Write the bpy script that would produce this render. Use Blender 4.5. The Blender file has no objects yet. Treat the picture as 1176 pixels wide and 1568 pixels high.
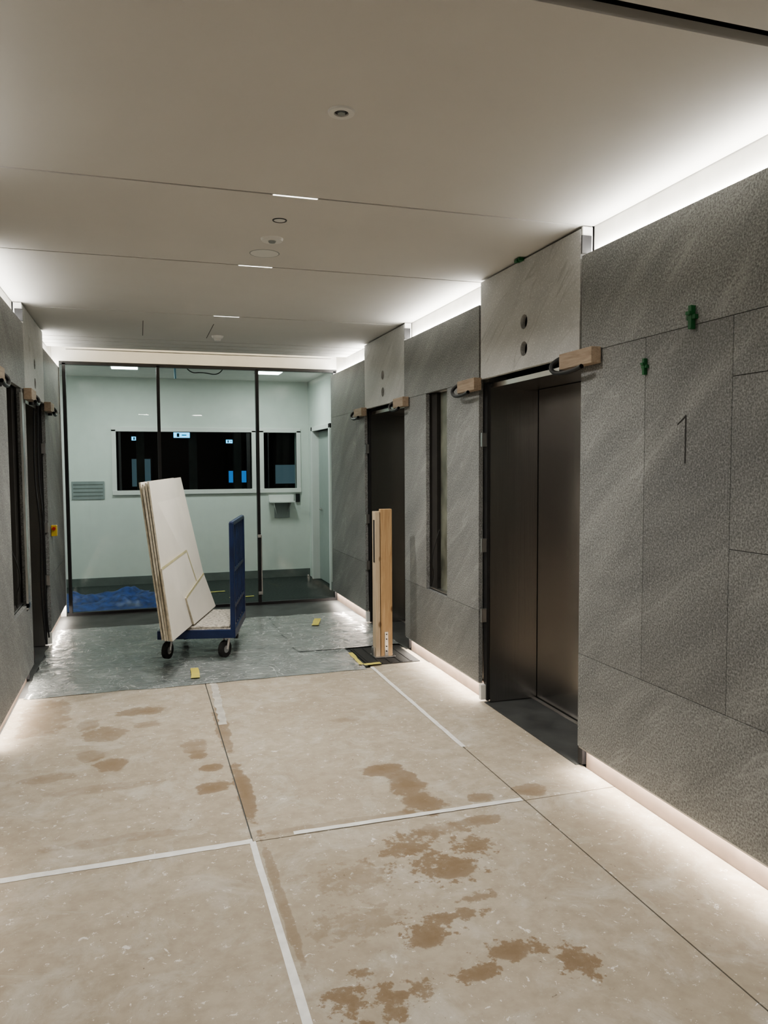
import bpy, bmesh, math, random
import numpy as np
from mathutils import Vector, Matrix, noise
random.seed(4)
sc=bpy.context.scene
col=sc.collection
sc.view_settings.exposure=.34
try: sc.view_settings.look='AgX - Medium High Contrast'
except Exception as e: print(e)

# ------------------------------------------------------------ node helpers
def mat_new(name):
    m=bpy.data.materials.new(name); m.use_nodes=True
    nt=m.node_tree; b=nt.nodes["Principled BSDF"]
    return m,nt,b
def N(nt,t,**kw):
    n=nt.nodes.new(t)
    for k,v in kw.items():
        setattr(n,k,v)
    return n
def mathn(nt,op,a,b=None,c=None,clamp=False):
    n=nt.nodes.new('ShaderNodeMath'); n.operation=op; n.use_clamp=clamp
    for i,x in enumerate((a,b,c)):
        if x is None: continue
        if isinstance(x,(int,float)): n.inputs[i].default_value=x
        else: nt.links.new(x,n.inputs[i])
    return n.outputs[0]
def mixc(nt,f,a,b,mode='MIX'):
    n=nt.nodes.new('ShaderNodeMix'); n.data_type='RGBA'; n.blend_type=mode
    for s,x in ((n.inputs[0],f),(n.inputs[6],a),(n.inputs[7],b)):
        if isinstance(x,(int,float)): s.default_value=x
        elif isinstance(x,tuple): s.default_value=(x+(1,))[:4]
        else: nt.links.new(x,s)
    return n.outputs[2]
def ramp(nt,f,stops):
    n=nt.nodes.new('ShaderNodeValToRGB'); e=n.color_ramp.elements
    while len(e)<len(stops): e.new(0.5)
    for el,(p,c) in zip(e,stops):
        el.position=p; el.color=(c+(1,))[:4] if isinstance(c,tuple) else (c,c,c,1)
    nt.links.new(f,n.inputs[0]); return n.outputs[0]
def pos(nt,scale=(1,1,1),rot=(0,0,0)):
    g=nt.nodes.new('ShaderNodeNewGeometry'); m=nt.nodes.new('ShaderNodeMapping')
    m.inputs['Scale'].default_value=scale; m.inputs['Rotation'].default_value=rot
    nt.links.new(g.outputs['Position'],m.inputs[0]); return m.outputs[0]
def noi(nt,vec,scale,detail=4,rough=.5,dist=0):
    n=nt.nodes.new('ShaderNodeTexNoise'); nt.links.new(vec,n.inputs['Vector'])
    n.inputs['Scale'].default_value=scale;n.inputs['Detail'].default_value=detail
    n.inputs['Roughness'].default_value=rough;n.inputs['Distortion'].default_value=dist
    return n.outputs[0]
def bump(nt,b,h,strength=.2,dist=.01):
    n=nt.nodes.new('ShaderNodeBump'); n.inputs['Strength'].default_value=strength
    n.inputs['Distance'].default_value=dist
    nt.links.new(h,n.inputs['Height']); nt.links.new(n.outputs[0],b.inputs['Normal'])
def simple(name,c,rough=.6,metal=0,var=.08,scale=8,bmp=0,spec=None):
    m,nt,b=mat_new(name)
    p=pos(nt); f=noi(nt,p,scale,3)
    c2=tuple(x*(1-var*2) for x in c); c3=tuple(min(1,x*(1+var)) for x in c)
    nt.links.new(ramp(nt,f,[(.3,c2),(.7,c3)]),b.inputs['Base Color'])
    b.inputs['Roughness'].default_value=rough; b.inputs['Metallic'].default_value=metal
    if spec is not None: b.inputs['Specular IOR Level'].default_value=spec
    if bmp: bump(nt,b,noi(nt,p,scale*6,3),bmp)
    return m
def emis(name,c,s):
    m,nt,b=mat_new(name)
    b.inputs['Base Color'].default_value=c+(1,)
    b.inputs['Emission Color'].default_value=c+(1,); b.inputs['Emission Strength'].default_value=s
    return m

# ------------------------------------------------------------ materials
def stone_mat(name,dark,light,vein,veinamt,spk,tonevar=.24,sc1=120):
    m,nt,b=mat_new(name)
    p=pos(nt)
    pr=pos(nt,rot=(math.radians(38),0,0))
    st=N(nt,'ShaderNodeMapping'); st.inputs['Scale'].default_value=(2.0,.55,2.3)
    nt.links.new(pr,st.inputs[0])
    oi=nt.nodes.new('ShaderNodeObjectInfo')
    big=noi(nt,st.outputs[0],1.8,4,.55,.7)
    base=mixc(nt,ramp(nt,big,[(.32,0.),(.68,1.)]),dark,light)
    sp=noi(nt,p,sc1,2,.75); sp2=noi(nt,p,sc1*.5,1,.8)
    s=ramp(nt,sp,[(.36,.0),(.64,1.)])
    base=mixc(nt,spk,base,s,'OVERLAY')
    s2=ramp(nt,sp2,[(.58,.0),(.68,1.)])
    base=mixc(nt,mathn(nt,'MULTIPLY',s2,.24),base,tuple(min(1,x*1.6) for x in light))
    st2=N(nt,'ShaderNodeMapping'); st2.inputs['Scale'].default_value=(1,.4,2.2)
    nt.links.new(pr,st2.inputs[0])
    v=noi(nt,st2.outputs[0],1.8,3,.55,1.2)
    vm=ramp(nt,v,[(.48,0.),(.5,1.),(.52,0.)])
    vv=mathn(nt,'MULTIPLY',mathn(nt,'MULTIPLY',vm,veinamt),ramp(nt,big,[(.45,0.),(.58,1.)]))
    base=mixc(nt,vv,base,vein)
    tone=mathn(nt,'MULTIPLY_ADD',oi.outputs['Random'],tonevar,1-tonevar/2)
    tc=nt.nodes.new('ShaderNodeCombineColor')
    for i in range(3): nt.links.new(tone,tc.inputs[i])
    base=mixc(nt,1.0,base,tc.outputs[0],'MULTIPLY')
    nt.links.new(base,b.inputs['Base Color'])
    b.inputs['Roughness'].default_value=.58
    b.inputs['Specular IOR Level'].default_value=.4
    bump(nt,b,sp,.12,.002)
    return m
M_stone=stone_mat('grey_stone',(.182,.188,.189),(.265,.271,.268),(.42,.43,.425),.33,.40)
M_head=stone_mat('pale_stone',(.45,.46,.455),(.56,.565,.555),(.28,.285,.28),.50,.10,.1)

M_ceil=simple('ceiling_paint',(.66,.652,.628),.85,var=.015,scale=2)
M_wallw=simple('white_plaster',(.78,.77,.74),.8,var=.02)
M_backw=simple('lobby_wall',(.28,.27,.26),.7)
M_roomwall=simple('cool_white_wall',(.70,.735,.70),.75,var=.015)
M_black=simple('black_powdercoat',(.018,.018,.02),.45)
M_dark=simple('dark_void',(.03,.028,.026),.9)
M_vdark=simple('unlit_room_surface',(.012,.014,.016),.9)  # the room's darkness is put into this near-black colour
M_groove=simple('groove_black',(.03,.028,.026),.9)
M_slate=simple('slate_tile',(.065,.07,.07),.5,var=.2,scale=5)
M_carpet=simple('carpet',(.035,.045,.041),.95,var=.25,scale=40,bmp=.3)
M_skirt=simple('skirting_grey',(.16,.18,.17),.6)
M_blue=simple('navy_painted_steel',(.008,.024,.09),.4,var=.15)
M_rubber=simple('rubber',(.02,.02,.02),.7)
M_zinc=simple('zinc',(.55,.55,.55),.35,1)
M_alu=simple('aluminium',(.62,.62,.62),.35,1)
M_tapew=simple('white_tape',(.82,.82,.80),.55,var=.06,scale=20)
M_yellow=simple('yellow_tape',(.66,.58,.14),.5,var=.05)
M_green=simple('green_plastic',(.015,.12,.04),.4)
M_red=simple('red_plastic',(.5,.03,.02),.4)
M_orange=simple('yellow_plastic',(.62,.45,.06),.4)
M_tarp=simple('blue_tarp',(.012,.045,.20),.45,var=.3,scale=14)
M_white=simple('white_plastic',(.75,.75,.73),.4,var=.01)
M_grille=simple('grey_plate',(.30,.33,.33),.5,var=.05)
M_pencil=simple('pencil_mark',(.03,.03,.03),.8)
M_recess=simple('greenish_board',(.19,.20,.165),.4,var=.3,scale=5)
M_subst=simple('substrate',(.66,.65,.61),.85,var=.05)
M_base=simple('recessed_base',(.24,.185,.15),.75,var=.08)

def steel():
    m,nt,b=mat_new('brushed_stainless_steel')
    p=pos(nt,scale=(60,60,.35)); f=noi(nt,p,6,2)
    nt.links.new(ramp(nt,f,[(.3,(.40,.385,.37)),(.7,(.47,.455,.44))]),b.inputs['Base Color'])
    b.inputs['Metallic'].default_value=1
    b.inputs['Roughness'].default_value=.25
    return m
M_steel=steel()

def wood(name,a,bc,axis=2):
    m,nt,b=mat_new(name)
    s=[14,14,14]; s[axis]=1.0
    p=pos(nt,scale=tuple(s)); f=noi(nt,p,3,5,.6,1.5)
    c=ramp(nt,f,[(.3,a),(.7,bc)])
    s2=[9,9,9]; s2[axis]=5
    vo=nt.nodes.new('ShaderNodeTexVoronoi'); vo.inputs['Scale'].default_value=1; nt.links.new(pos(nt,scale=tuple(s2)),vo.inputs[0])
    k=ramp(nt,vo.outputs['Distance'],[(.08,1.),(.16,0.)])
    c=mixc(nt,mathn(nt,'MULTIPLY',k,.75),c,(.12,.055,.02))
    nt.links.new(c,b.inputs['Base Color'])
    b.inputs['Roughness'].default_value=.6
    return m
M_woodv=wood('pine_vertical',(.40,.25,.125),(.60,.42,.24),2)
M_woodh=wood('weathered_pine',(.27,.205,.15),(.44,.35,.265),1)

def glass(name,tint,ior=1.45):
    m,nt,b=mat_new(name)
    nt.nodes.remove(b)
    t=nt.nodes.new('ShaderNodeBsdfTransparent'); t.inputs[0].default_value=tint+(1,)
    g=nt.nodes.new('ShaderNodeBsdfGlossy'); g.inputs['Roughness'].default_value=0
    fr=nt.nodes.new('ShaderNodeFresnel'); fr.inputs[0].default_value=ior
    mx=nt.nodes.new('ShaderNodeMixShader'); nt.links.new(fr.outputs[0],mx.inputs[0])
    nt.links.new(t.outputs[0],mx.inputs[1]); nt.links.new(g.outputs[0],mx.inputs[2])
    nt.links.new(mx.outputs[0],nt.nodes['Material Output'].inputs[0])
    return m
M_glass=glass('clear_green_glass',(.90,.945,.925),1.35)
M_glassd=glass('dark_window_glass',(.75,.8,.8),1.3)

# hardboard: damp stains are stored as a vertex attribute on the board meshes
def board_mat():
    m,nt,b=mat_new('hardboard_sheet')
    p=pos(nt)
    big=noi(nt,p,1.3,3,.6); fine=noi(nt,p,14,4,.65)
    c=mixc(nt,ramp(nt,big,[(.3,0.),(.7,1.)]),(.40,.348,.275),(.49,.437,.36))
    c=mixc(nt,ramp(nt,fine,[(.32,.5),(.62,0.)]),c,(.31,.26,.195))
    sc1=ramp(nt,noi(nt,p,4,6,.72,.6),[(.50,0.),(.70,.65)])
    c=mixc(nt,sc1,c,(.57,.55,.50))
    fl=noi(nt,p,30,4,.8,.5)
    c=mixc(nt,ramp(nt,fl,[(.62,0.),(.65,.8)]),c,(.76,.75,.72))
    c=mixc(nt,ramp(nt,fl,[(.30,.75),(.32,0.)]),c,(.13,.10,.075))
    at=nt.nodes.new('ShaderNodeAttribute'); at.attribute_name='stain'
    se=nt.nodes.new('ShaderNodeSeparateColor'); nt.links.new(at.outputs['Color'],se.inputs[0])
    n1=noi(nt,p,9,5,.62); n2=noi(nt,p,20,4,.7)
    a1=ramp(nt,mathn(nt,'MULTIPLY_ADD',n1,.9,mathn(nt,'ADD',se.outputs[0],-.45)),[(.46,0.),(.54,.8),(.9,1.)])
    a2=ramp(nt,mathn(nt,'MULTIPLY_ADD',n2,1.9,mathn(nt,'ADD',se.outputs[1],-.95)),[(.53,0.),(.66,.85),(1.,1.)])
    st=mathn(nt,'MULTIPLY',mathn(nt,'MAXIMUM',a1,a2),se.outputs[2])
    c=mixc(nt,mathn(nt,'MULTIPLY',st,.84),c,(.205,.140,.080))
    nt.links.new(c,b.inputs['Base Color'])
    b.inputs['Roughness'].default_value=.8
    b.inputs['Specular IOR Level'].default_value=.2
    bump(nt,b,fine,.06,.003)
    return m
M_board=board_mat()
SOLID=[(.307,3.82,.09,.07,1),(.319,4.08,.06,.055,1),(.26,4.42,.07,.14,.6),(.27,4.28,.05,.05,.9),
  (-.185,4.29,.09,.09,.9),(-.03,5.19,.15,.09,.85),(1.235,3.57,.09,.17,1),(1.175,3.77,.11,.08,1),(1.25,3.33,.09,.12,1),
  (.45,3.74,.04,.36,1),(.44,4.7,.04,.45,.8),(1.79,3.30,.09,.07,.8),(1.53,3.29,.07,.05,.8),(1.42,3.08,.10,.05,.8),
  (-.24,4.80,.12,.13,.7),(-.30,4.45,.08,.08,.5),(-.62,5.25,.14,.40,.6),(-.35,5.0,.07,.12,.5),
  (.46,2.75,.02,.5,.6),(-.5,4.2,.14,.06,.5),(.0,4.9,.08,.06,.5),(.85,3.25,.4,.03,.4),(-.2,3.98,.3,.05,.3),(1.2,4.6,.1,.05,.35),(-.1,3.4,.3,.04,.35),
  (1.14,2.72,.09,.06,.9),(.90,2.34,.06,.045,.9),(.98,2.125,.07,.03,.9),(1.13,2.20,.07,.04,.8),(1.305,2.08,.04,.05,.8)]
SPECK=[(1.12,2.76,.15,.12,1),(1.03,2.95,.14,.09,.9),(1.30,2.88,.10,.09,.9),(.905,2.37,.10,.07,1),(1.02,2.44,.13,.045,.9),(1.16,2.52,.08,.035,.7),
  (1.13,2.20,.12,.055,1),(.985,2.13,.09,.04,1),(1.305,2.08,.07,.10,1),(.553,2.13,.07,.08,1),(.68,2.09,.06,.08,1),(.62,2.24,.05,.035,.9),(.78,2.12,.05,.045,.9),
  (.7,2.5,.18,.10,.4),(.75,2.8,.16,.12,.4),(1.2,3.05,.22,.06,.5),(.55,1.95,.09,.10,.9)]
def stain_values(x,y):
    out=np.zeros((len(x),4)); out[:,3]=1
    for ch,L in ((0,SOLID),(1,SPECK)):
        for (cx,cy,rx,ry,s) in L:
            d=np.sqrt(((x-cx)/rx)**2+((y-cy)/ry)**2)
            v=np.clip(1.0-.5*d,0,1)
            out[:,ch]=np.maximum(out[:,ch],v)
            out[:,2]=np.maximum(out[:,2],np.where(v>.02,s*np.clip(v*4,0,1),0))
    return out

def vinyl():
    m,nt,b=mat_new('plastic_dust_sheet')
    p=pos(nt); w=noi(nt,p,3,4,.6,.8)
    wv=nt.nodes.new('ShaderNodeTexWave'); wv.inputs['Scale'].default_value=5; wv.bands_direction='Y'
    wv.inputs['Distortion'].default_value=1.0; nt.links.new(p,wv.inputs[0])
    c=mixc(nt,ramp(nt,w,[(.3,0.),(.7,1.)]),(.205,.23,.23),(.33,.355,.35))
    c=mixc(nt,mathn(nt,'MULTIPLY',wv.outputs[1],.2),c,(.42,.45,.445))
    cr=ramp(nt,noi(nt,p,2.2,2,.6,3.0),[(.488,0.),(.5,.9),(.512,0.)])
    c=mixc(nt,cr,c,(.68,.70,.70))
    nt.links.new(c,b.inputs['Base Color']); b.inputs['Roughness'].default_value=.22
    b.inputs['Coat Weight'].default_value=.4; b.inputs['Coat Roughness'].default_value=.12
    bump(nt,b,noi(nt,p,5,4,.65,2.4),1.0,.05)
    return m
M_vinyl=vinyl()
M_paper=simple('plasterboard_face',(.86,.83,.76),.6,var=.03,scale=3)
M_gyp=simple('plasterboard_edge',(.55,.50,.40),.8,var=.15,scale=30)
M_wool=simple('speckled_underlay',(.50,.47,.42),.9,var=.3,scale=45)

# ------------------------------------------------------------ mesh helpers
def empty(name,loc=(0,0,0),rotz=0,parent=None):
    o=bpy.data.objects.new(name,None); col.objects.link(o); o.location=loc; o.rotation_euler[2]=rotz
    o.empty_display_size=.1
    if parent: o.parent=parent
    return o
def link(name,bm,mats,parent=None,smooth=False,loc=None):
    me=bpy.data.meshes.new(name); 
    bmesh.ops.recalc_face_normals(bm,faces=bm.faces)
    if loc is None and len(bm.verts):
        xs=[v.co for v in bm.verts]
        loc=Vector([(min(v[i] for v in xs)+max(v[i] for v in xs))/2 for i in range(3)])
        for v in bm.verts: v.co-=loc
    bm.to_mesh(me); bm.free()
    for m in (mats if isinstance(mats,(list,tuple)) else [mats]): me.materials.append(m)
    if smooth:
        for p in me.polygons: p.use_smooth=True
    o=bpy.data.objects.new(name,me); col.objects.link(o); o.location=loc if loc is not None else (0,0,0)
    if parent: o.parent=parent
    return o
def bbox(bm,x0,x1,y0,y1,z0,z1,mi=0,bev=0):
    r=bmesh.ops.create_cube(bm,size=1)
    vs=r['verts']
    for v in vs:
        v.co=Vector(((x0+x1)/2+v.co.x*(x1-x0),(y0+y1)/2+v.co.y*(y1-y0),(z0+z1)/2+v.co.z*(z1-z0)))
    fs=set(f for v in vs for f in v.link_faces)
    for f in fs: f.material_index=mi
    if bev:
        es=list(set(e for v in vs for e in v.link_edges))
        bmesh.ops.bevel(bm,geom=es,offset=bev,segments=2,affect='EDGES',profile=.5)
def box(name,x0,x1,y0,y1,z0,z1,mat,parent=None,bev=0):
    if x0>x1:x0,x1=x1,x0
    bm=bmesh.new(); bbox(bm,x0,x1,y0,y1,z0,z1,0,bev); return link(name,bm,mat,parent)
def cyl(bm,p0,p1,r,seg=20,mi=0,r2=None):
    p0=Vector(p0);p1=Vector(p1);d=p1-p0
    rr=bmesh.ops.create_cone(bm,cap_ends=True,segments=seg,radius1=r,radius2=r if r2 is None else r2,depth=d.length)
    q=d.to_track_quat('Z','Y'); 
    for v in rr['verts']: v.co=q@v.co+(p0+p1)/2
    for f in set(f for v in rr['verts'] for f in v.link_faces): f.material_index=mi
def curve(name,pts,r,mat,parent=None):
    cu=bpy.data.curves.new(name,'CURVE'); cu.dimensions='3D'; cu.bevel_depth=r; cu.bevel_resolution=3
    s=cu.splines.new('NURBS'); s.points.add(len(pts)-1); s.use_endpoint_u=True; s.order_u=3
    for a,b in zip(s.points,pts): a.co=(*b,1)
    cu.materials.append(mat)
    o=bpy.data.objects.new(name,cu); col.objects.link(o)
    if parent: o.parent=parent
    return o
def area(name,loc,sx,sy,power,color,rot,parent=None,spread=None):
    l=bpy.data.lights.new(name,'AREA'); l.shape='RECTANGLE'; l.size=sx; l.size_y=sy; l.energy=power; l.color=color
    if spread: l.spread=spread
    o=bpy.data.objects.new(name,l); col.objects.link(o); o.location=loc; o.rotation_euler=rot
    if parent: o.parent=parent
    return o

XR,XL=2.15,-0.79
Y0,YG=-2.0,8.85
CZ=2.80
HB=2.16
STONES=[(-.79,.74),(1.94,3.455),(4.69,6.2),(7.41,8.83)]
HEADS=[(.74,1.94),(3.47,4.67),(6.2,7.41)]
SLOT={1:(5.25,5.68),-1:(5.36,5.98)}

# ------------------------------------------------------------ floor & ceiling
box('floor',-1.9,3.3,Y0-.2,YG,-.12,0,M_slate)
box('floor_office',-3.2,4.0,YG,16,-.12,-.001,M_carpet)
ceil=empty('ceiling')
ys=[(-2.2,1.785),(1.85,3.453),(3.467,4.703),(4.717,6.323),(6.337,7.66),(7.68,7.88),(7.90,8.10),(8.12,8.34)]
for i,(a,b) in enumerate(ys):
    box(f'ceiling_panel_{i}',XL-.065,XR+.065,a,b,CZ,CZ+.03,M_ceil,ceil)
box('ceiling_backing',XL-.06,XR+.06,Y0-.2,8.32,CZ+.05,CZ+.1,M_groove,ceil)
box('ceiling_recess_top',XL-.07,XR+.07,8.30,YG+.02,CZ+.10,CZ+.14,M_wallw,ceil)
box('ceiling_office',-3.2,4.0,YG+.06,10.96,CZ,CZ+.04,M_wallw,ceil)
bm=bmesh.new()
for (x0,x1) in ((.05,.055),(.62,.625)): bbox(bm,x0,x1,6.7,7.45,CZ-.001,CZ)
link('access_hatch_joint',bm,M_groove,ceil)

# ------------------------------------------------------------ side walls
def hole_slab(name,x0,x1,y0,y1,z0,z1,holes,mat,parent):
    o=box(name,x0,x1,y0,y1,z0,z1,mat,parent,.002)
    for (hy,hz,r) in holes:
        bm=bmesh.new(); cyl(bm,(min(x0,x1)-.1,hy,hz),(max(x0,x1)+.1,hy,hz),r,32)
        c=link('cutter',bm,mat)
        md=o.modifiers.new('b','BOOLEAN'); md.object=c; md.operation='DIFFERENCE'; md.solver='EXACT'
        bpy.context.view_layer.update()
        me=bpy.data.meshes.new_from_object(o.evaluated_get(bpy.context.evaluated_depsgraph_get()))
        o.modifiers.clear(); o.data=me
        bpy.data.objects.remove(c)
    return o
def led(sgn,X,y0,y1,top,W):
    nm='led_cove' if top else 'led_skirting'
    o=empty(nm,(X+sgn*(.045 if top else .02),(y0+y1)/2,2.655 if top else .118),parent=W); L=y1-y0
    bm=bmesh.new()
    if top: bbox(bm,-.012,.012,-L/2,L/2,-.012,-.004)
    else: bbox(bm,-.012,.012,-L/2,L/2,.001,.008)
    link('profile',bm,M_alu,o)
    if top: area('lamp',(0,0,0),L-.02,.014,8 if sgn>0 else 5,(1,.97,.91),(math.pi,0,math.pi/2),o)
    else: area('lamp',(0,0,0),L-.02,.014,6.5 if sgn>0 else 4.5,(1,.90,.79),(0,0,math.pi/2),o)
def side(sgn,X,nm):
    W=empty('wall_'+nm)
    def xb(name,d0,d1,y0,y1,z0,z1,mat,bev=0):
        return box(name,X+sgn*d0,X+sgn*d1,y0,y1,z0,z1,mat,W,bev)
    T=.03; g=.0012
    s0,s1=SLOT[sgn]
    def slab(y0,y1,z0,z1): xb('stone_slab',0,T,y0+g,y1-g,z0+g,z1-g,M_stone,.0008)
    for k,(a,b) in enumerate(STONES):
        zb=.13; zl=.62; zu=2.16; zt=2.65
        slab(a,b,zu,zt); slab(a,b,zb,zl)
        if k==1:
            slab(2.93,b,zl,zu); slab(2.40,2.93,zl,zu)
            slab(a,2.40,zl,1.27); slab(a,2.40,1.27,1.93); slab(a,2.40,1.93,zu)
        elif k==2:
            slab(a,s0,zl,zu); slab(s1,b,zl,zu)
        elif k==3:
            slab(a,7.72,zl,zu); slab(7.72,b,zl,zu)
        else: slab(a,b,zl,zu)
        top=CZ+.11 if k==3 else CZ+.03
        if k==2:
            xb('substrate',.07,.2,a,s0-.03,0,top,M_subst); xb('substrate',.07,.2,s1+.03,b,0,top,M_subst)
            xb('substrate',.07,.2,s0-.03,s1+.03,0,.62,M_subst); xb('substrate',.07,.2,s0-.03,s1+.03,2.16,top,M_subst)
        else: xb('substrate',.07,.2,a,b,0,top,M_subst)
        xb('recessed_base',.055,.069,a,b,0,.125,M_base)
        led(sgn,X,a,b,True,W); led(sgn,X,a,b,False,W)
    for (a,b) in HEADS:
        m=(a+b)/2
        hole_slab('header_panel',X,X+sgn*.03,a+.004,b-.004,HB,CZ-.012,[(m,2.43,.042),(m,2.275,.042)],M_head,W)
        xb('header_backing',.09,.2,a,b,HB+.02,CZ+.03,M_dark)
        xb('header_edge_trim',.004,.06,a-.014,a-.002,HB+.5,CZ-.005,M_white)
        xb('header_edge_bracket',-.004,.05,a-.022,a-.015,HB+.5,CZ-.05,M_black)
    xb('outer_backing',.98,1.02,Y0,YG,0,CZ+.1,M_dark)
    return W
WR=side(1,XR,'right'); WL=side(-1,XL,'left')
box('wall_back',-1.9,3.4,Y0-.2,Y0-.1,0,CZ,M_backw)

# ------------------------------------------------------------ elevators
def elevator(sgn,X,a,b,first):
    E=empty('elevator_entrance')
    def xb(name,d0,d1,y0,y1,z0,z1,mat,bev=0): return box(name,X+sgn*d0,X+sgn*d1,y0,y1,z0,z1,mat,E,bev)
    ztop=2.10
    xb('jamb_far',.05,.42,b-.055,b-.035,.012,ztop,M_steel)
    xb('jamb_near',.05,.42,a+.035,a+.055,.012,ztop,M_steel)
    xb('jamb_far_frame',.035,.075,b-.035,b+.012,.02,ztop+.04,M_black)
    xb('jamb_near_frame',.035,.075,a-.008,a+.035,.02,ztop+.04,M_black)
    xb('soffit',.05,.42,a+.035,b-.035,ztop,ztop+.03,M_steel)
    m=(a+b)/2
    xb('door_leaf_1',.40,.43,a+.06,m-.0015,.012,ztop-.004,M_steel)
    xb('door_leaf_2',.40,.43,m+.0015,b-.062,.012,ztop-.004,M_steel)
    xb('sill_floor',.02,.40,a+.03,b-.03,.001,.008,M_slate)
    xb('sill_track',.36,.39,a+.055,b-.055,.008,.012,M_zinc)
    xb('shaft_back',.5,.52,a,b,0,2.5,M_dark)
    for z in (.55,1.02,1.72):
        xb('bracket',.0,.05,b-.03,b-.008,z,z+.09,M_zinc)
    xb('foam_packer',.0,.05,b-.02,b+.012,.02,.12,M_white)
    return E
for s,X in ((1,XR),(-1,XL)):
    for (a,b) in HEADS: elevator(s,X,a,b,0)

def slot(sgn,X):
    S=empty('indicator_recess')
    def xb(name,d0,d1,y0,y1,z0,z1,mat,bev=0): return box(name,X+sgn*d0,X+sgn*d1,y0,y1,z0,z1,mat,S,bev)
    y0,y1=SLOT[sgn]; z0,z1=.625,2.155
    xb('back_board',.075,.085,y0-.02,y1+.02,z0,z1,M_recess)
    xb('side_far',.032,.1,y1,y1+.02,z0,z1,M_dark); xb('side_near',.032,.1,y0-.02,y0,z0,z1,M_dark)
    xb('dark_rail',.045,.075,y1-.12,y1,z0,z1,M_groove)
    xb('edge_rail',.035,.06,y0,y0+.012,z0,z1,M_black)
    xb('bottom_ledge',.03,.075,y0,y1,z0,z0+.01,M_zinc)
    if sgn<0:
        xb('silver_frame_1',-.014,.0,y1-.07,y1-.02,z0-.02,z1-.03,M_alu); xb('silver_frame_2',-.008,.0,y1+.02,y1+.05,z0+.05,z1-.03,M_alu)
        xb('silver_frame_3',-.014,.0,y1-.07,y1+.05,z0-.03,z0+.01,M_alu)
    curve('loose_cable',[(X+sgn*.04,5.5,1.1),(X-sgn*.01,5.48,.98),(X-sgn*.03,5.5,.85),(X+sgn*.02,5.56,.74),(X+sgn*.02,5.62,.66)],.004,M_rubber,S)
    if sgn>0:
        bm=bmesh.new(); bbox(bm,X+.07,X+.0745,5.36,5.42,1.44,1.60); link('orange_sealant',bm,simple('rust_sealant',(.30,.13,.05),.7,var=.3),S)
slot(1,XR); slot(-1,XL)

# ------------------------------------------------------------ timber chocks + black clamps at the header feet
def chock(sgn,X,y,z,l=.32,d=.055,proud=.005):
    C=empty('timber_chock',(X,y,z))
    bm=bmesh.new(); 
    x0,x1=sorted((-sgn*(proud+d),-sgn*proud))
    bbox(bm,x0,x1,-l/2,l/2,-.04,.04,0,.003)
    link('block',bm,M_woodh,C)
    curve('clamp_arm',[(-sgn*.02,l/2+.03,.03),(-sgn*.07,l/2+.08,-.0),(-sgn*.07,l/2+.04,-.06),(-sgn*.075,-.02,-.065),(-sgn*.075,-l/2+.06,-.05)],.012,M_black,C)
    bm=bmesh.new(); cyl(bm,(-sgn*.02,l/2+.03,-.06),(-sgn*.02,l/2+.03,.03),.018,14); link('clamp_head',bm,M_black,C)
for s,X in ((1,XR),(-1,XL)):
    for (y,l) in ((3.42,.30),(4.78,.28),(6.2,.26),(7.46,.28)):
        chock(s,X,y,2.13,l)

# ------------------------------------------------------------ green clips & pencil arrow
def clip(x,y,z,k=1.0):
    C=empty('green_tile_clip',(x,y,z)); bm=bmesh.new()
    bbox(bm,-.018*k,.0,-.024*k,.024*k,-.009*k,.009*k,0,.002)
    bbox(bm,-.022*k,.0,-.009*k,.009*k,-.045*k,.045*k,0,.002)
    bbox(bm,-.032*k,-.018*k,-.012*k,.012*k,.008*k,.022*k,0,.002)
    link('clip_body',bm,M_green,C)
clip(XR,2.62,2.19,1.05); clip(XR,2.925,2.03,.8); 
C=empty('green_wedge',(XR-.02,4.1,CZ-.02)); bm=bmesh.new(); bbox(bm,-.012,.02,-.03,.03,.0,.018,0,.002); bbox(bm,-.02,.0,-.012,.02,-.006,.01,0,.002); link('wedge_body',bm,M_green,C)
bm=bmesh.new()
bbox(bm,XR-.0008,XR-.0002,2.654,2.662,1.60,1.80)
v=[bm.verts.new(c) for c in ((XR-.0006,2.658,1.80),(XR-.0006,2.658,1.79),(XR-.0006,2.71,1.758),(XR-.0006,2.71,1.766))]
bm.faces.new(v)
link('pencil_arrow_mark',bm,M_pencil)

# ------------------------------------------------------------ floor protection
FP=empty('hardboard_floor_protection')
t=.004
def board(x0,x1,y0,y1,fine):
    if not fine:
        o=box('board',x0,x1,y0,y1,.0005,t,M_board,FP,.0008); return
    nx=int((x1-x0)/.015); ny=int((y1-y0)/.015)
    xs=np.linspace(x0,x1,nx+1); ysn=np.linspace(y0,y1,ny+1)
    gx,gy=np.meshgrid(xs,ysn); gx=gx.ravel(); gy=gy.ravel()
    cx,cy=(x0+x1)/2,(y0+y1)/2
    n0=len(gx)
    V=[(a-cx,b-cy,t) for a,b in zip(gx.tolist(),gy.tolist())]
    F=[]
    w=nx+1
    for j in range(ny):
        for i in range(nx):
            q=j*w+i; F.append((q,q+1,q+1+w,q+w))
    per=[i for i in range(nx+1)]+[(j*w+nx) for j in range(1,ny+1)]+[ny*w+i for i in range(nx-1,-1,-1)]+[j*w for j in range(ny-1,0,-1)]
    for k in per: V.append((V[k][0],V[k][1],.0005))
    L=len(per)
    for k in range(L):
        F.append((per[k],n0+k,n0+(k+1)%L,per[(k+1)%L]))
    me=bpy.data.meshes.new('board'); me.from_pydata(V,[],F); me.materials.append(M_board)
    va=np.array(V); s=stain_values(va[:,0]+cx,va[:,1]+cy)
    a=me.color_attributes.new('stain','FLOAT_COLOR','POINT'); a.data.foreach_set('color',s.ravel())
    me.update()
    o=bpy.data.objects.new('board',me); col.objects.link(o); o.location=(cx,cy,0); o.parent=FP
cols=[(XL-.045,.417),(.423,1.707),(1.713,XR+.052)]
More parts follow.
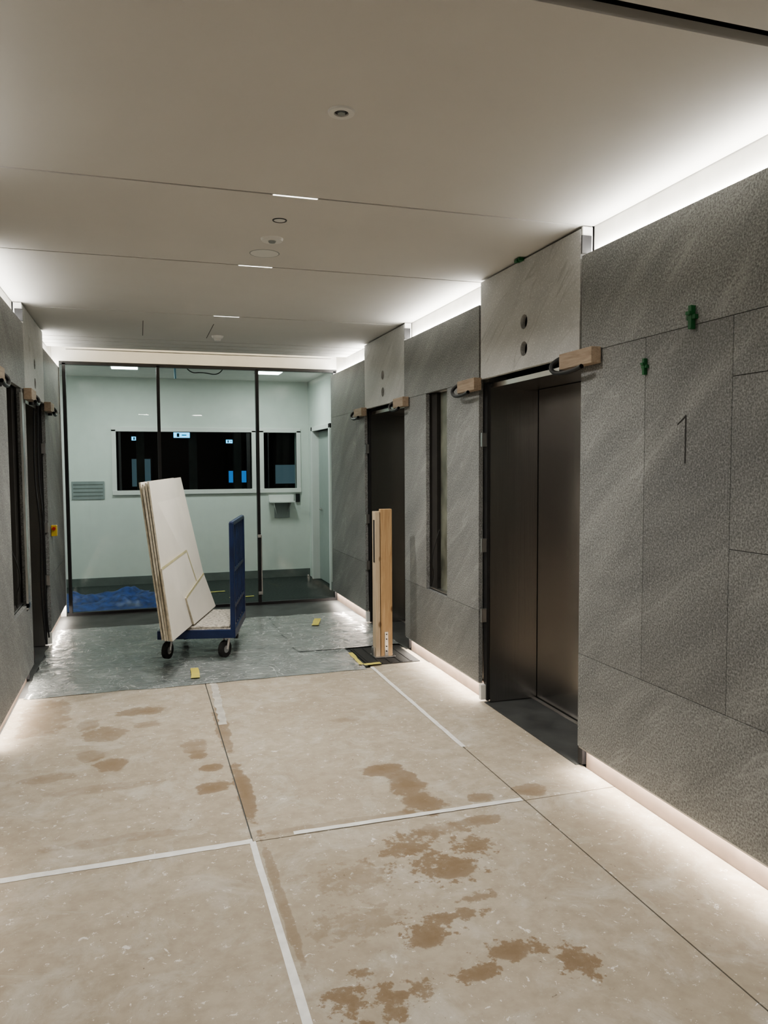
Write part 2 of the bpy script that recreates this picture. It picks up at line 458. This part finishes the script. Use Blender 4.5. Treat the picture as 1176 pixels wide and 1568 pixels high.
rows=[(-2,.66),(.664,3.197),(3.203,5.74)]
for i,(x0,x1) in enumerate(cols):
    for j,(y0,y1) in enumerate(rows): board(x0,x1,y0,y1,j>0)
board(1.713,XR+.042,5.743,6.3,False)
def strip(bm,x0,y0,x1,y1,w,z,n=24,wob=.002):
    d=Vector((x1-x0,y1-y0)); L=d.length; d/=L; nn=Vector((-d.y,d.x))
    prev=None
    for i in range(n+1):
        q=Vector((x0,y0))+d*L*i/n
        a=q+nn*(w/2+random.uniform(-wob,wob)); b=q-nn*(w/2+random.uniform(-wob,wob))
        va=bm.verts.new((a.x,a.y,z)); vb=bm.verts.new((b.x,b.y,z))
        if prev: bm.faces.new((prev[0],prev[1],vb,va))
        prev=(va,vb)
TP=empty('white_floor_tape')
for k,(a) in enumerate([(.428,-1.5,.418,3.2,.027),(XL,3.19,.42,3.205,.04),(.60,3.22,1.70,3.215,.032),(1.71,3.93,1.715,5.76,.028)]):
    bm=bmesh.new(); strip(bm,*a[:4],a[4],t+.0012+.0004*k); link(f'tape_run_{k}',bm,M_tapew,TP)
M_seal=simple('faded_tape',(.60,.57,.52),.4,var=.15,scale=12)
bm=bmesh.new(); strip(bm,.48,5.76,.455,4.75,.05,t+.0012,24,.008); link('tape_faded',bm,M_seal,TP)

def wavy(name,x0,x1,y0,y1,nx,ny,amp,z,mat,parent=None,edge=.02,sc_=3.0):
    bm=bmesh.new(); V=[]
    for j in range(ny+1):
        r=[]
        for i in range(nx+1):
            u=i/nx; v=j/ny; x=x0+(x1-x0)*u; y=y0+(y1-y0)*v
            e=noise.noise(Vector((x*4,y*4,1)))*edge
            if i in(0,nx): x+=e
            if j in(0,ny): y+=e
            h=abs(noise.noise(Vector((x*sc_,y*sc_*1.7,z*9))))*amp + abs(noise.noise(Vector((x*9+y*3,y*7,3))))*amp*.5
            r.append(bm.verts.new((x,y,z+h)))
        V.append(r)
    for j in range(ny):
        for i in range(nx): bm.faces.new((V[j][i],V[j][i+1],V[j+1][i+1],V[j+1][i]))
    return link(name,bm,mat,parent,smooth=True)
DS=empty('plastic_dust_sheet')
wavy('sheet_main',XL-.02,1.66,5.70,8.05,70,70,.009,.005,M_vinyl,DS,.03)
wavy('sheet_overlap',1.25,2.17,6.40,8.02,40,50,.009,.009,M_vinyl,DS,.03)
YT=empty('yellow_tape_patches')
for k,a in enumerate([(.36,5.83,.37,6.12,.06),(1.62,7.4,1.72,7.72,.07),(1.64,5.80,1.66,6.2,.035),(1.66,5.79,1.80,5.80,.05)]):
    bm=bmesh.new(); strip(bm,*a[:4],a[4],.0215,6,.004); link(f'patch_{k}',bm,M_yellow,YT)
bm=bmesh.new(); bbox(bm,1.70,2.14,5.80,6.38,.0045,.010,0,.002); 
for i in range(5):
    bbox(bm,1.72+i*.085,1.74+i*.085,5.82,6.36,.010,.013)
link('rubber_mat',bm,M_rubber)

# ------------------------------------------------------------ timber post
P=empty('timber_prop_post',(1.90,6.05,.002))
bm=bmesh.new()
bbox(bm,-.03,.07,-.05,.0,.012,1.24,0,.006)
bbox(bm,-.03,.07,.003,.05,.012,1.22,0,.006)
link('post_studs',bm,M_woodv,P)
bm=bmesh.new(); bbox(bm,-.075,-.036,-.05,.04,.012,1.22,0,.003); link('post_side_stud',bm,wood('pale_pine',(.46,.36,.25),(.60,.50,.37),2),P)
bm=bmesh.new(); bbox(bm,-.037,-.029,-.02,.03,.012,1.18); bbox(bm,-.079,-.0745,-.03,.0,.8,1.15); link('post_gap_shade_strips',bm,M_rubber,P)  # black strips stand in for the dark gap beside the side stud
bm=bmesh.new(); bbox(bm,-.09,.09,-.075,.07,.011,.02,0,.002); bbox(bm,.0,.03,-.056,-.05,.02,.22,0,.001); bbox(bm,-.09,-.076,-.03,.03,.02,.09,0,.001)
link('post_base_bracket',bm,M_zinc,P)
bm=bmesh.new(); 
for z in (.06,.1,.16,.2): cyl(bm,(.015,-.06,z),(.015,-.055,z),.006,10)
link('post_bolts',bm,M_black,P)

# ------------------------------------------------------------ trolley
TR=empty('platform_trolley',(.10,6.45,.0225),math.radians(-13))
W_,D_=.63,.86
bm=bmesh.new()
bbox(bm,0,W_,0,.035,.17,.24,0,.004); bbox(bm,0,W_,D_-.035,D_,.17,.24,0,.004)
bbox(bm,0,.035,.03,D_-.03,.17,.24,0,.004); bbox(bm,W_-.035,W_,.03,D_-.03,.17,.24,0,.004)
bbox(bm,.03,W_-.03,D_/2-.02,D_/2+.02,.17,.22,0,.003)
link('deck_frame',bm,M_blue,TR)
bm=bmesh.new(); bbox(bm,.02,W_-.02,.02,D_-.02,.22,.247,0,.002); link('deck_panel',bm,M_wool,TR)
bm=bmesh.new(); bbox(bm,.22,W_-.05,.03,D_-.08,.247,.268,0,.008); link('underlay_pad',bm,M_wool,TR)
bm=bmesh.new()
xh=W_-.02
bbox(bm,xh-.02,xh+.02,.0,.05,.18,1.12,0,.008); bbox(bm,xh-.02,xh+.02,D_-.04,D_,.18,1.12,0,.008)
bbox(bm,xh-.018,xh+.018,.0,D_,1.09,1.13,0,.012)
bbox(bm,xh-.012,xh+.012,.03,D_-.03,.70,.73,0,.004); bbox(bm,xh-.012,xh+.012,.03,D_-.03,.40,.43,0,.004)
for i in range(6): bbox(bm,xh-.008,xh+.008,.12+i*.12,.14+i*.12,.25,1.10)
link('handle',bm,M_blue,TR)
def caster(name,x,y,ang):
    bm=bmesh.new(); r=.07
    d=Vector((math.cos(ang),math.sin(ang),0)); n=Vector((-d.y,d.x,0))
    c=Vector((x,y,r+.0005))+d*.03
    cyl(bm,c-n*.016,c+n*.016,r,28,0); cyl(bm,c-n*.02,c+n*.02,r*.45,20,1)
    for s in (-1,1):
        o=c+n*s*.026; q=Vector((x,y,.165))+n*s*.022
        cyl(bm,o,q,.012,8,1)
    cyl(bm,Vector((x,y,.155)),Vector((x,y,.175)),.035,16,1)
    cyl(bm,c-n*.034,c+n*.034,.008,8,1)
    link(name,bm,[M_rubber,M_zinc],TR)
caster('wheel_1',.08,.08,-1.9); caster('wheel_2',W_-.08,.08,-2.1); caster('wheel_3',.08,D_-.08,-1.2); caster('wheel_4',W_-.08,D_-.08,-1.6)

# ------------------------------------------------------------ plasterboard sheets leaning on the trolley
PB=empty('plasterboard_sheets')
def sheet(name,pts,off,th,mats=None):
    p=[Vector(q) for q in pts]
    n=(p[1]-p[0]).cross(p[-1]-p[0]).normalized()
    if n.x<0: n=-n
    bm=bmesh.new()
    f=[bm.verts.new(q+n*off) for q in p]; b=[bm.verts.new(q+n*(off-th)) for q in p]
    bm.faces.new(f).material_index=0; bm.faces.new(b[::-1]).material_index=0
    for i in range(len(p)):
        j=(i+1)%len(p); fc=bm.faces.new((f[i],b[i],b[j],f[j])); fc.material_index=1
    link(name,bm,mats or [M_paper,M_gyp],PB)
BF=(.19,5.88,.30);BB=(.60,7.2,.30);TFt=(.06,5.9,1.49);TB=(.345,7.1,1.505)
def sh(dx,dy,dz,k=1.0):
    return [(x+dx*(k if z<1 else 1),y+dy,z+dz*(1 if z>1 else 0)) for (x,y,z) in (BF,BB,TB,TFt)]
sheet('sheet_1',sh(0,0,0),0,.0125)
sheet('sheet_2',sh(-.018,.015,-.01),0,.0125)
sheet('sheet_3',sh(-.040,.02,-.02,.85),0,.0125)
sheet('sheet_4',sh(-.060,.05,-.005,.9),0,.0125)
def lerp(a,b,t): return tuple(a[i]+(b[i]-a[i])*t for i in range(3))
def on(u,v): return lerp(lerp(BF,BB,u),lerp(TFt,TB,u),v)
sheet('offcut_1',[on(-.01,0),on(.62,0),on(.74,.20),on(.62,.49),on(-.03,.46)],.016,.012)
sheet('offcut_2',[on(.42,0),on(1.02,0),on(.9,.28),on(.35,.2)],.034,.012)
bm=bmesh.new()
def tape3(a,b,w,off):
    a=Vector(a);b=Vector(b);n=(Vector(BB)-Vector(BF)).cross(Vector(TFt)-Vector(BF)).normalized()
    if n.x<0:n=-n
    s=(b-a).cross(n).normalized()*w/2
    vs=[bm.verts.new(q+n*off) for q in (a-s,a+s,b+s,b-s)]; bm.faces.new(vs)
tape3(on(-.03,.46),on(.62,.49),.02,.018); tape3(on(.62,.49),on(.74,.20),.02,.018); tape3(on(.35,.2),on(.9,.28),.02,.036)
link('masking_tape',bm,simple('masking_tape',(.66,.62,.38),.6),PB)

# ------------------------------------------------------------ glazed screen
GS=empty('window_1')
for i,(a,b) in enumerate(((-.74,.20),(.22,1.28),(1.30,2.20))):
    bm=bmesh.new(); v=[bm.verts.new(c) for c in ((a+.01,YG,.03),(b-.01,YG,.03),(b-.01,YG,2.69),(a+.01,YG,2.69))]; bm.faces.new(v)
    link(f'glass_pane_{i}',bm,M_glass,GS)
bm=bmesh.new()
bbox(bm,-.78,2.22,YG-.03,YG+.03,2.685,2.72); bbox(bm,-.78,2.22,YG-.03,YG+.03,0,.03)
for x in (-.745,.21,1.29,2.195): bbox(bm,x-.017,x+.017,YG-.03,YG+.03,0.03,2.70)
link('frame',bm,M_black,GS)
bm=bmesh.new()
for z in (.12,.78): bbox(bm,1.27,1.315,YG-.045,YG-.03,z,z+.035,0,.003)
cyl(bm,(1.31,YG-.05,.12),(1.31,YG-.05,.8),.006,12)
link('door_patch_fittings',bm,M_alu,GS)
box('wall_end_head',-.79,2.23,YG-.03,YG+.06,2.72,3.0,M_wallw)
box('wall_end_left',-3.2,-.79,YG-.03,YG+.06,0,2.9,M_wallw)
box('wall_end_right',2.23,4.0,YG-.03,YG+.06,0,2.9,M_wallw)

# ------------------------------------------------------------ office beyond
YF=10.95
wf=empty('wall_office_far')
box('below',-3,2.36,YF,YF+.12,0,1.27,M_roomwall,wf); box('above',-3,2.36,YF,YF+.12,2.09,CZ,M_roomwall,wf)
box('left_part',-3,-.30,YF,YF+.12,1.27,2.09,M_roomwall,wf); box('right_part',2.15,2.36,YF,YF+.12,1.27,2.09,M_roomwall,wf)
wr=empty('wall_office_right')
box('part_a',2.33,2.45,YG+.06,9.60,0,CZ,M_roomwall,wr); box('part_b',2.33,2.45,10.60,YF,0,CZ,M_roomwall,wr); box('part_c',2.33,2.45,9.60,10.60,2.08,CZ,M_roomwall,wr)
box('wall_office_left',-3.1,-3,YG+.06,YF,0,CZ,M_roomwall)
d=empty('door_1'); 
bm=bmesh.new(); bbox(bm,2.30,2.46,9.54,9.61,0,2.14,0,.004); bbox(bm,2.30,2.46,10.59,10.66,0,2.14,0,.004); bbox(bm,2.30,2.46,9.54,10.66,2.08,2.14,0,.004); link('door_frame',bm,M_white,d)
box('door_leaf',2.40,2.44,9.61,10.59,.01,2.08,simple('door_leaf_paint',(.38,.42,.40),.5,var=.02),d)
bm=bmesh.new(); cyl(bm,(2.37,10.45,1.0),(2.40,10.45,1.0),.02,14); cyl(bm,(2.37,10.45,1.0),(2.37,10.33,1.0),.009,10); link('door_handle',bm,M_alu,d)
box('baseboard_office',-3,2.33,YF-.015,YF,0,.11,M_skirt); box('baseboard_office_right',2.315,2.33,YG+.06,9.54,0,.11,M_skirt)
W2=empty('window_2'); bm=bmesh.new()
bbox(bm,-.36,2.21,YF-.02,YF+.05,2.075,2.135,0,.003); bbox(bm,-.36,2.21,YF-.03,YF+.05,1.22,1.28,0,.003)
for (a,b) in ((-.36,-.30),(1.51,1.68),(2.15,2.21)): bbox(bm,a,b,YF-.02,YF+.05,1.25,2.10,0,.003)
link('window_frame',bm,M_white,W2)
for k,(a,b) in enumerate(((-.30,1.51),(1.68,2.15))):
    bm=bmesh.new(); v=[bm.verts.new(c) for c in ((a,YF+.03,1.28),(b,YF+.03,1.28),(b,YF+.03,2.08),(a,YF+.03,2.08))]; bm.faces.new(v)
    link(f'window_glass_{k}',bm,M_glassd,W2)
bm=bmesh.new(); bbox(bm,1.74,1.755,YF-.0,YF+.06,1.28,2.08); bbox(bm,-.27,-.24,YF,YF+.06,1.28,2.08); bbox(bm,1.44,1.49,YF,YF+.06,1.28,2.08)
link('window_black_trim',bm,M_black,W2)
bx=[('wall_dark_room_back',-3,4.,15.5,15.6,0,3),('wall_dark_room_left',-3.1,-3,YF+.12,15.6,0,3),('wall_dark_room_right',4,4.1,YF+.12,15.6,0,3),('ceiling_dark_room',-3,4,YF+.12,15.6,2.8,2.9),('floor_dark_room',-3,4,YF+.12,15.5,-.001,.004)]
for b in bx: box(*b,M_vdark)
E_blue=emis('screen_blue',(.05,.22,.6),.8); E_cy=emis('exit_sign_cyan',(.10,.50,.85),3)
E_dim=emis('screen_idle',(.10,.16,.19),.5)
def monitor(x,y,z,w,h,m,nm='computer_monitor'):
    o=empty(nm,(x,y,z)); st=z-.754
    bm=bmesh.new(); bbox(bm,-w/2-.02,w/2+.02,0,.03,-h/2-.02,h/2+.02,0,.003); bbox(bm,-.02,.02,.03,.05,-st+.01,0); bbox(bm,-.12,.12,-.06,.10,-st,-st+.012); link('bezel',bm,M_black,o)
    bm=bmesh.new(); bbox(bm,-w/2,w/2,-.003,0,-h/2,h/2); link('screen',bm,m,o)
def sign(x,y,z,w,h):
    o=empty('exit_sign',(x,y,z)); bm=bmesh.new(); bbox(bm,-w/2-.01,w/2+.01,0,.03,-h/2-.01,h/2+.01,0,.003); cyl(bm,(0,.015,h/2),(0,.015,2.8-z),.006,8); link('housing',bm,M_black,o)
    bm=bmesh.new(); bbox(bm,-w/2,w/2,-.003,0,-h/2,h/2); link('face',bm,E_cy,o)
    bm=bmesh.new(); bbox(bm,-w*.3,-w*.15,-.004,-.003,-h*.35,h*.35); bbox(bm,.0,w*.3,-.004,-.003,-h*.08,h*.08); link('pictogram',bm,M_black,o)
sign(.62,12.2,2.08,.24,.08); sign(-.05,13.2,2.06,.14,.06); sign(1.50,13.6,2.03,.13,.06)
for (x,y) in ((.1,13.5),(1.75,13.4),(2.6,13.9)):
    dk=empty('desk',(x,y,.004)); bm=bmesh.new(); bbox(bm,-.4,.4,-.3,.3,.72,.75,0,.004)
    for sx in (-.37,.37):
        for sy in (-.27,.27): bbox(bm,sx-.02,sx+.02,sy-.02,sy+.02,0,.72)
    link('desk_body',bm,M_grille,dk)
monitor(.02,13.5,1.50,.30,.46,E_dim); monitor(1.6,13.4,1.42,.30,.20,E_blue); monitor(2.55,13.9,1.45,.42,.34,E_dim)
M_dim=simple('dim_partition',(.20,.24,.24),.6)
for x in (-.05,.75,1.45,2.7):
    box('column' ,x,x+.12,12.6,12.75,0.004,2.8,M_dim)
g=empty('wall_notice_plate'); bm=bmesh.new(); bbox(bm,-.87,-.46,YF-.012,YF-.001,1.17,1.41,0,.002); link('plate',bm,M_grille,g)
bm=bmesh.new()
for i in range(4): bbox(bm,-.85,-.48,YF-.014,YF-.012,1.21+i*.05,1.222+i*.05)
link('plate_slats',bm,M_skirt,g)
g=empty('letter_shelf'); bm=bmesh.new()
bbox(bm,1.74,2.10,YF-.16,YF-.001,1.08,1.10,0,.003); bbox(bm,1.74,2.10,YF-.03,YF-.001,1.10,1.19,0,.003)
v=[bm.verts.new(c) for c in ((1.80,YF-.002,1.08),(1.80,YF-.14,1.08),(1.86,YF-.002,.88))]; bm.faces.new(v)
v=[bm.verts.new(c) for c in ((2.04,YF-.002,1.08),(2.04,YF-.14,1.08),(2.0,YF-.002,.88))]; bm.faces.new(v)
link('shelf_body',bm,M_white,g)
bm=bmesh.new(); bbox(bm,1.82,2.04,YF-.02,YF-.002,.86,1.08,0,.003); link('shelf_backplate',bm,M_grille,g)
g=empty('intercom'); bm=bmesh.new(); bbox(bm,2.13,2.19,YF-.03,YF-.001,1.08,1.20,0,.004); bbox(bm,2.145,2.175,YF-.034,YF-.03,1.15,1.18); link('intercom_body',bm,M_black,g)
curve('ceiling_wire',[(.55,9.6,2.8),(.60,9.6,2.72),(.75,9.62,2.74),(.95,9.6,2.70),(1.0,9.6,2.8)],.006,M_rubber)
curve('data_cable',[(.42,9.5,2.8),(.42,9.5,2.72),(.425,9.5,2.64)],.012,simple('blue_cable',(.25,.45,.6),.5))
tp=empty('blue_tarpaulin')
def tarp():
    bm=bmesh.new(); V=[]
    nx,ny=50,40
    for j in range(ny+1):
        r=[]
        for i in range(nx+1):
            u=i/nx;v=j/ny
            x=-1.15+1.35*u+.18*math.sin(v*5)+.25*(v-.5)*(u-.5); y=9.0+1.2*v+.15*math.sin(u*6+1)*v
            h=.02+.12*abs(noise.noise(Vector((x*2.6,y*2.2,.3))))+.06*abs(noise.noise(Vector((x*7+y*4,y*5,2))))
            h*=min(1,min(u,1-u,v,1-v)*6+.1)
            r.append(bm.verts.new((x,y,.004+h)))
        V.append(r)
    for j in range(ny):
        for i in range(nx): bm.faces.new((V[j][i],V[j][i+1],V[j+1][i+1],V[j+1][i]))
    link('tarp_cloth',bm,M_tarp,tp,smooth=True)
tarp()
bm=bmesh.new(); strip(bm,1.0,9.4,1.3,9.42,.05,.006,6,.004); strip(bm,.75,9.9,1.0,9.92,.05,.006,6,.004); link('yellow_carpet_tape',bm,M_yellow)

# ------------------------------------------------------------ ceiling fittings
def ring(bm,x,y,z,r0,r1,h,mi=0,seg=40):
    V=[]
    for i in range(seg):
        a=2*math.pi*i/seg; c,s=math.cos(a),math.sin(a)
        V.append([bm.verts.new((x+c*r,y+s*r,zz)) for r,zz in ((r1,z),(r1*.97,z-h),(r0,z-h),(r0*.9,z))])
    for i in range(seg):
        a=V[i];b=V[(i+1)%seg]
        for k in range(3):
            f=bm.faces.new((a[k],a[k+1],b[k+1],b[k])); f.material_index=mi
def fit(name,x,y,r,style):
    o=empty(name,(x,y,CZ))
    bm=bmesh.new()
    if style=='spot':
        ring(bm,0,0,0,r*.55,r,.008); cyl(bm,(0,0,-.001),(0,0,-.003),r*.5,30,1); cyl(bm,(0,0,-.003),(0,0,-.009),r*.28,24,2)
    elif style=='hole':
        ring(bm,0,0,0,r*.82,r,.003,1); cyl(bm,(0,0,-.0005),(0,0,-.0015),r*.8,30,0)
    elif style=='smoke':
        cyl(bm,(0,0,-.012),(0,0,0),r*.9,36,0,r); cyl(bm,(0,0,-.02),(0,0,-.012),r*.28,24,2,r*.35)
    elif style=='flush':
        ring(bm,0,0,0,r*.96,r,.0015,2); cyl(bm,(0,0,-.001),(0,0,0),r*.95,40,0)
    elif style=='det':
        cyl(bm,(0,0,-.02),(0,0,0),r*.85,30,0,r); cyl(bm,(0,0,-.045),(0,0,-.02),r*.5,24,0,r*.7)
    link('body',bm,[M_white,M_black,M_grille],o)
fit('recessed_camera',.68,2.60,.046,'spot'); fit('sensor_opening',.68,3.81,.036,'hole'); fit('emergency_light',.695,4.13,.06,'smoke')
fit('ceiling_speaker',.70,4.42,.085,'flush'); fit('smoke_detector',.71,7.30,.055,'det')

# ------------------------------------------------------------ lamps
warm=(1.0,.96,.89); cool=(.89,1.0,.94)
E_lin=emis('linear_light_diffuser',(1,.97,.9),2.5)
for y,pw in ((.55,13),(3.46,18),(4.71,18),(6.33,17)):
    o=empty('linear_ceiling_light',(.69,y,CZ))
    bm=bmesh.new(); bbox(bm,-.105,.105,-.009,.009,-.002,.012,0); link('housing',bm,M_white,o)
    bm=bmesh.new(); bbox(bm,-.10,.10,-.006,.006,-.003,-.002,0); link('diffuser',bm,E_lin,o)
    area('lamp',(0,0,-.006),.2,.012,pw,warm,(0,0,0),o,math.radians(150))
for (x,y) in ((.1,-.8),(1.3,-.8)):
    o=empty('downlight',(x,y,CZ)); bm=bmesh.new(); ring(bm,0,0,0,.12,.15,.006); link('trim',bm,M_white,o)
    area('lamp',(0,0,-.01),.22,.22,14,warm,(0,0,0),o)
o=empty('led_cove_strip',(.70,8.60,CZ+.02)); bm=bmesh.new(); bbox(bm,-1.4,1.4,-.012,.012,-.01,-.002); link('profile',bm,M_alu,o)
area('lamp',(0,0,.002),2.8,.014,7,(1,.84,.58),(math.pi,0,0),o)
for (x,y) in ((-.15,9.8),(1.6,9.9),(-2.0,9.8)):
    o=empty('office_ceiling_light',(x,y,CZ)); bm=bmesh.new(); bbox(bm,-.17,.17,-.17,.17,-.012,0,0,.003); link('housing',bm,M_white,o)
    bm=bmesh.new(); bbox(bm,-.15,.15,-.15,.15,-.014,-.012); link('diffuser',bm,emis('office_diffuser',(.85,1,.96),8),o)
    area('lamp',(0,0,-.02),.3,.3,11.5,cool,(0,0,0),o)

# ------------------------------------------------------------ left side odds and ends
o=empty('emergency_stop_box',(XL+.026,7.62,1.02)); bm=bmesh.new(); bbox(bm,-.025,.025,-.03,.03,-.05,.05,0,.004); cyl(bm,(0,-.03,.02),(0,-.05,.02),.016,20,1); link('box_body',bm,[M_orange,M_red],o)
o=empty('hanging_cables')
M_rc=simple('red_cable',(.10,.02,.015),.5)
for k,(y,x) in enumerate(((6.35,-.84),(6.5,-.86),(7.2,-.85),(7.28,-.83))):
    curve(f'cable_{k}',[(x,y,2.15),(x-.03,y+.04,1.6),(x+.03,y-.05,1.1),(x,y+.03,.5),(x+.03,y,.1)],.007,M_rc if k==1 else M_black,o)

# ------------------------------------------------------------ world & camera
w=bpy.data.worlds.new('World'); sc.world=w; w.use_nodes=True
w.node_tree.nodes['Background'].inputs[0].default_value=(.9,.95,1,1); w.node_tree.nodes['Background'].inputs[1].default_value=.05
cd=bpy.data.cameras.new('camera'); cam=bpy.data.objects.new('camera',cd); col.objects.link(cam)
cd.sensor_fit='HORIZONTAL'; cd.sensor_width=36; cd.lens=36; cd.clip_start=.05
R=Matrix(((.9530,.0241,-.3019),(-.3019,.0558,-.9517),(-.0061,.9981,.0605)))
cam.matrix_world=Matrix.Translation((0,0,1.6))@R.to_quaternion().to_matrix().to_4x4()
sc.camera=cam
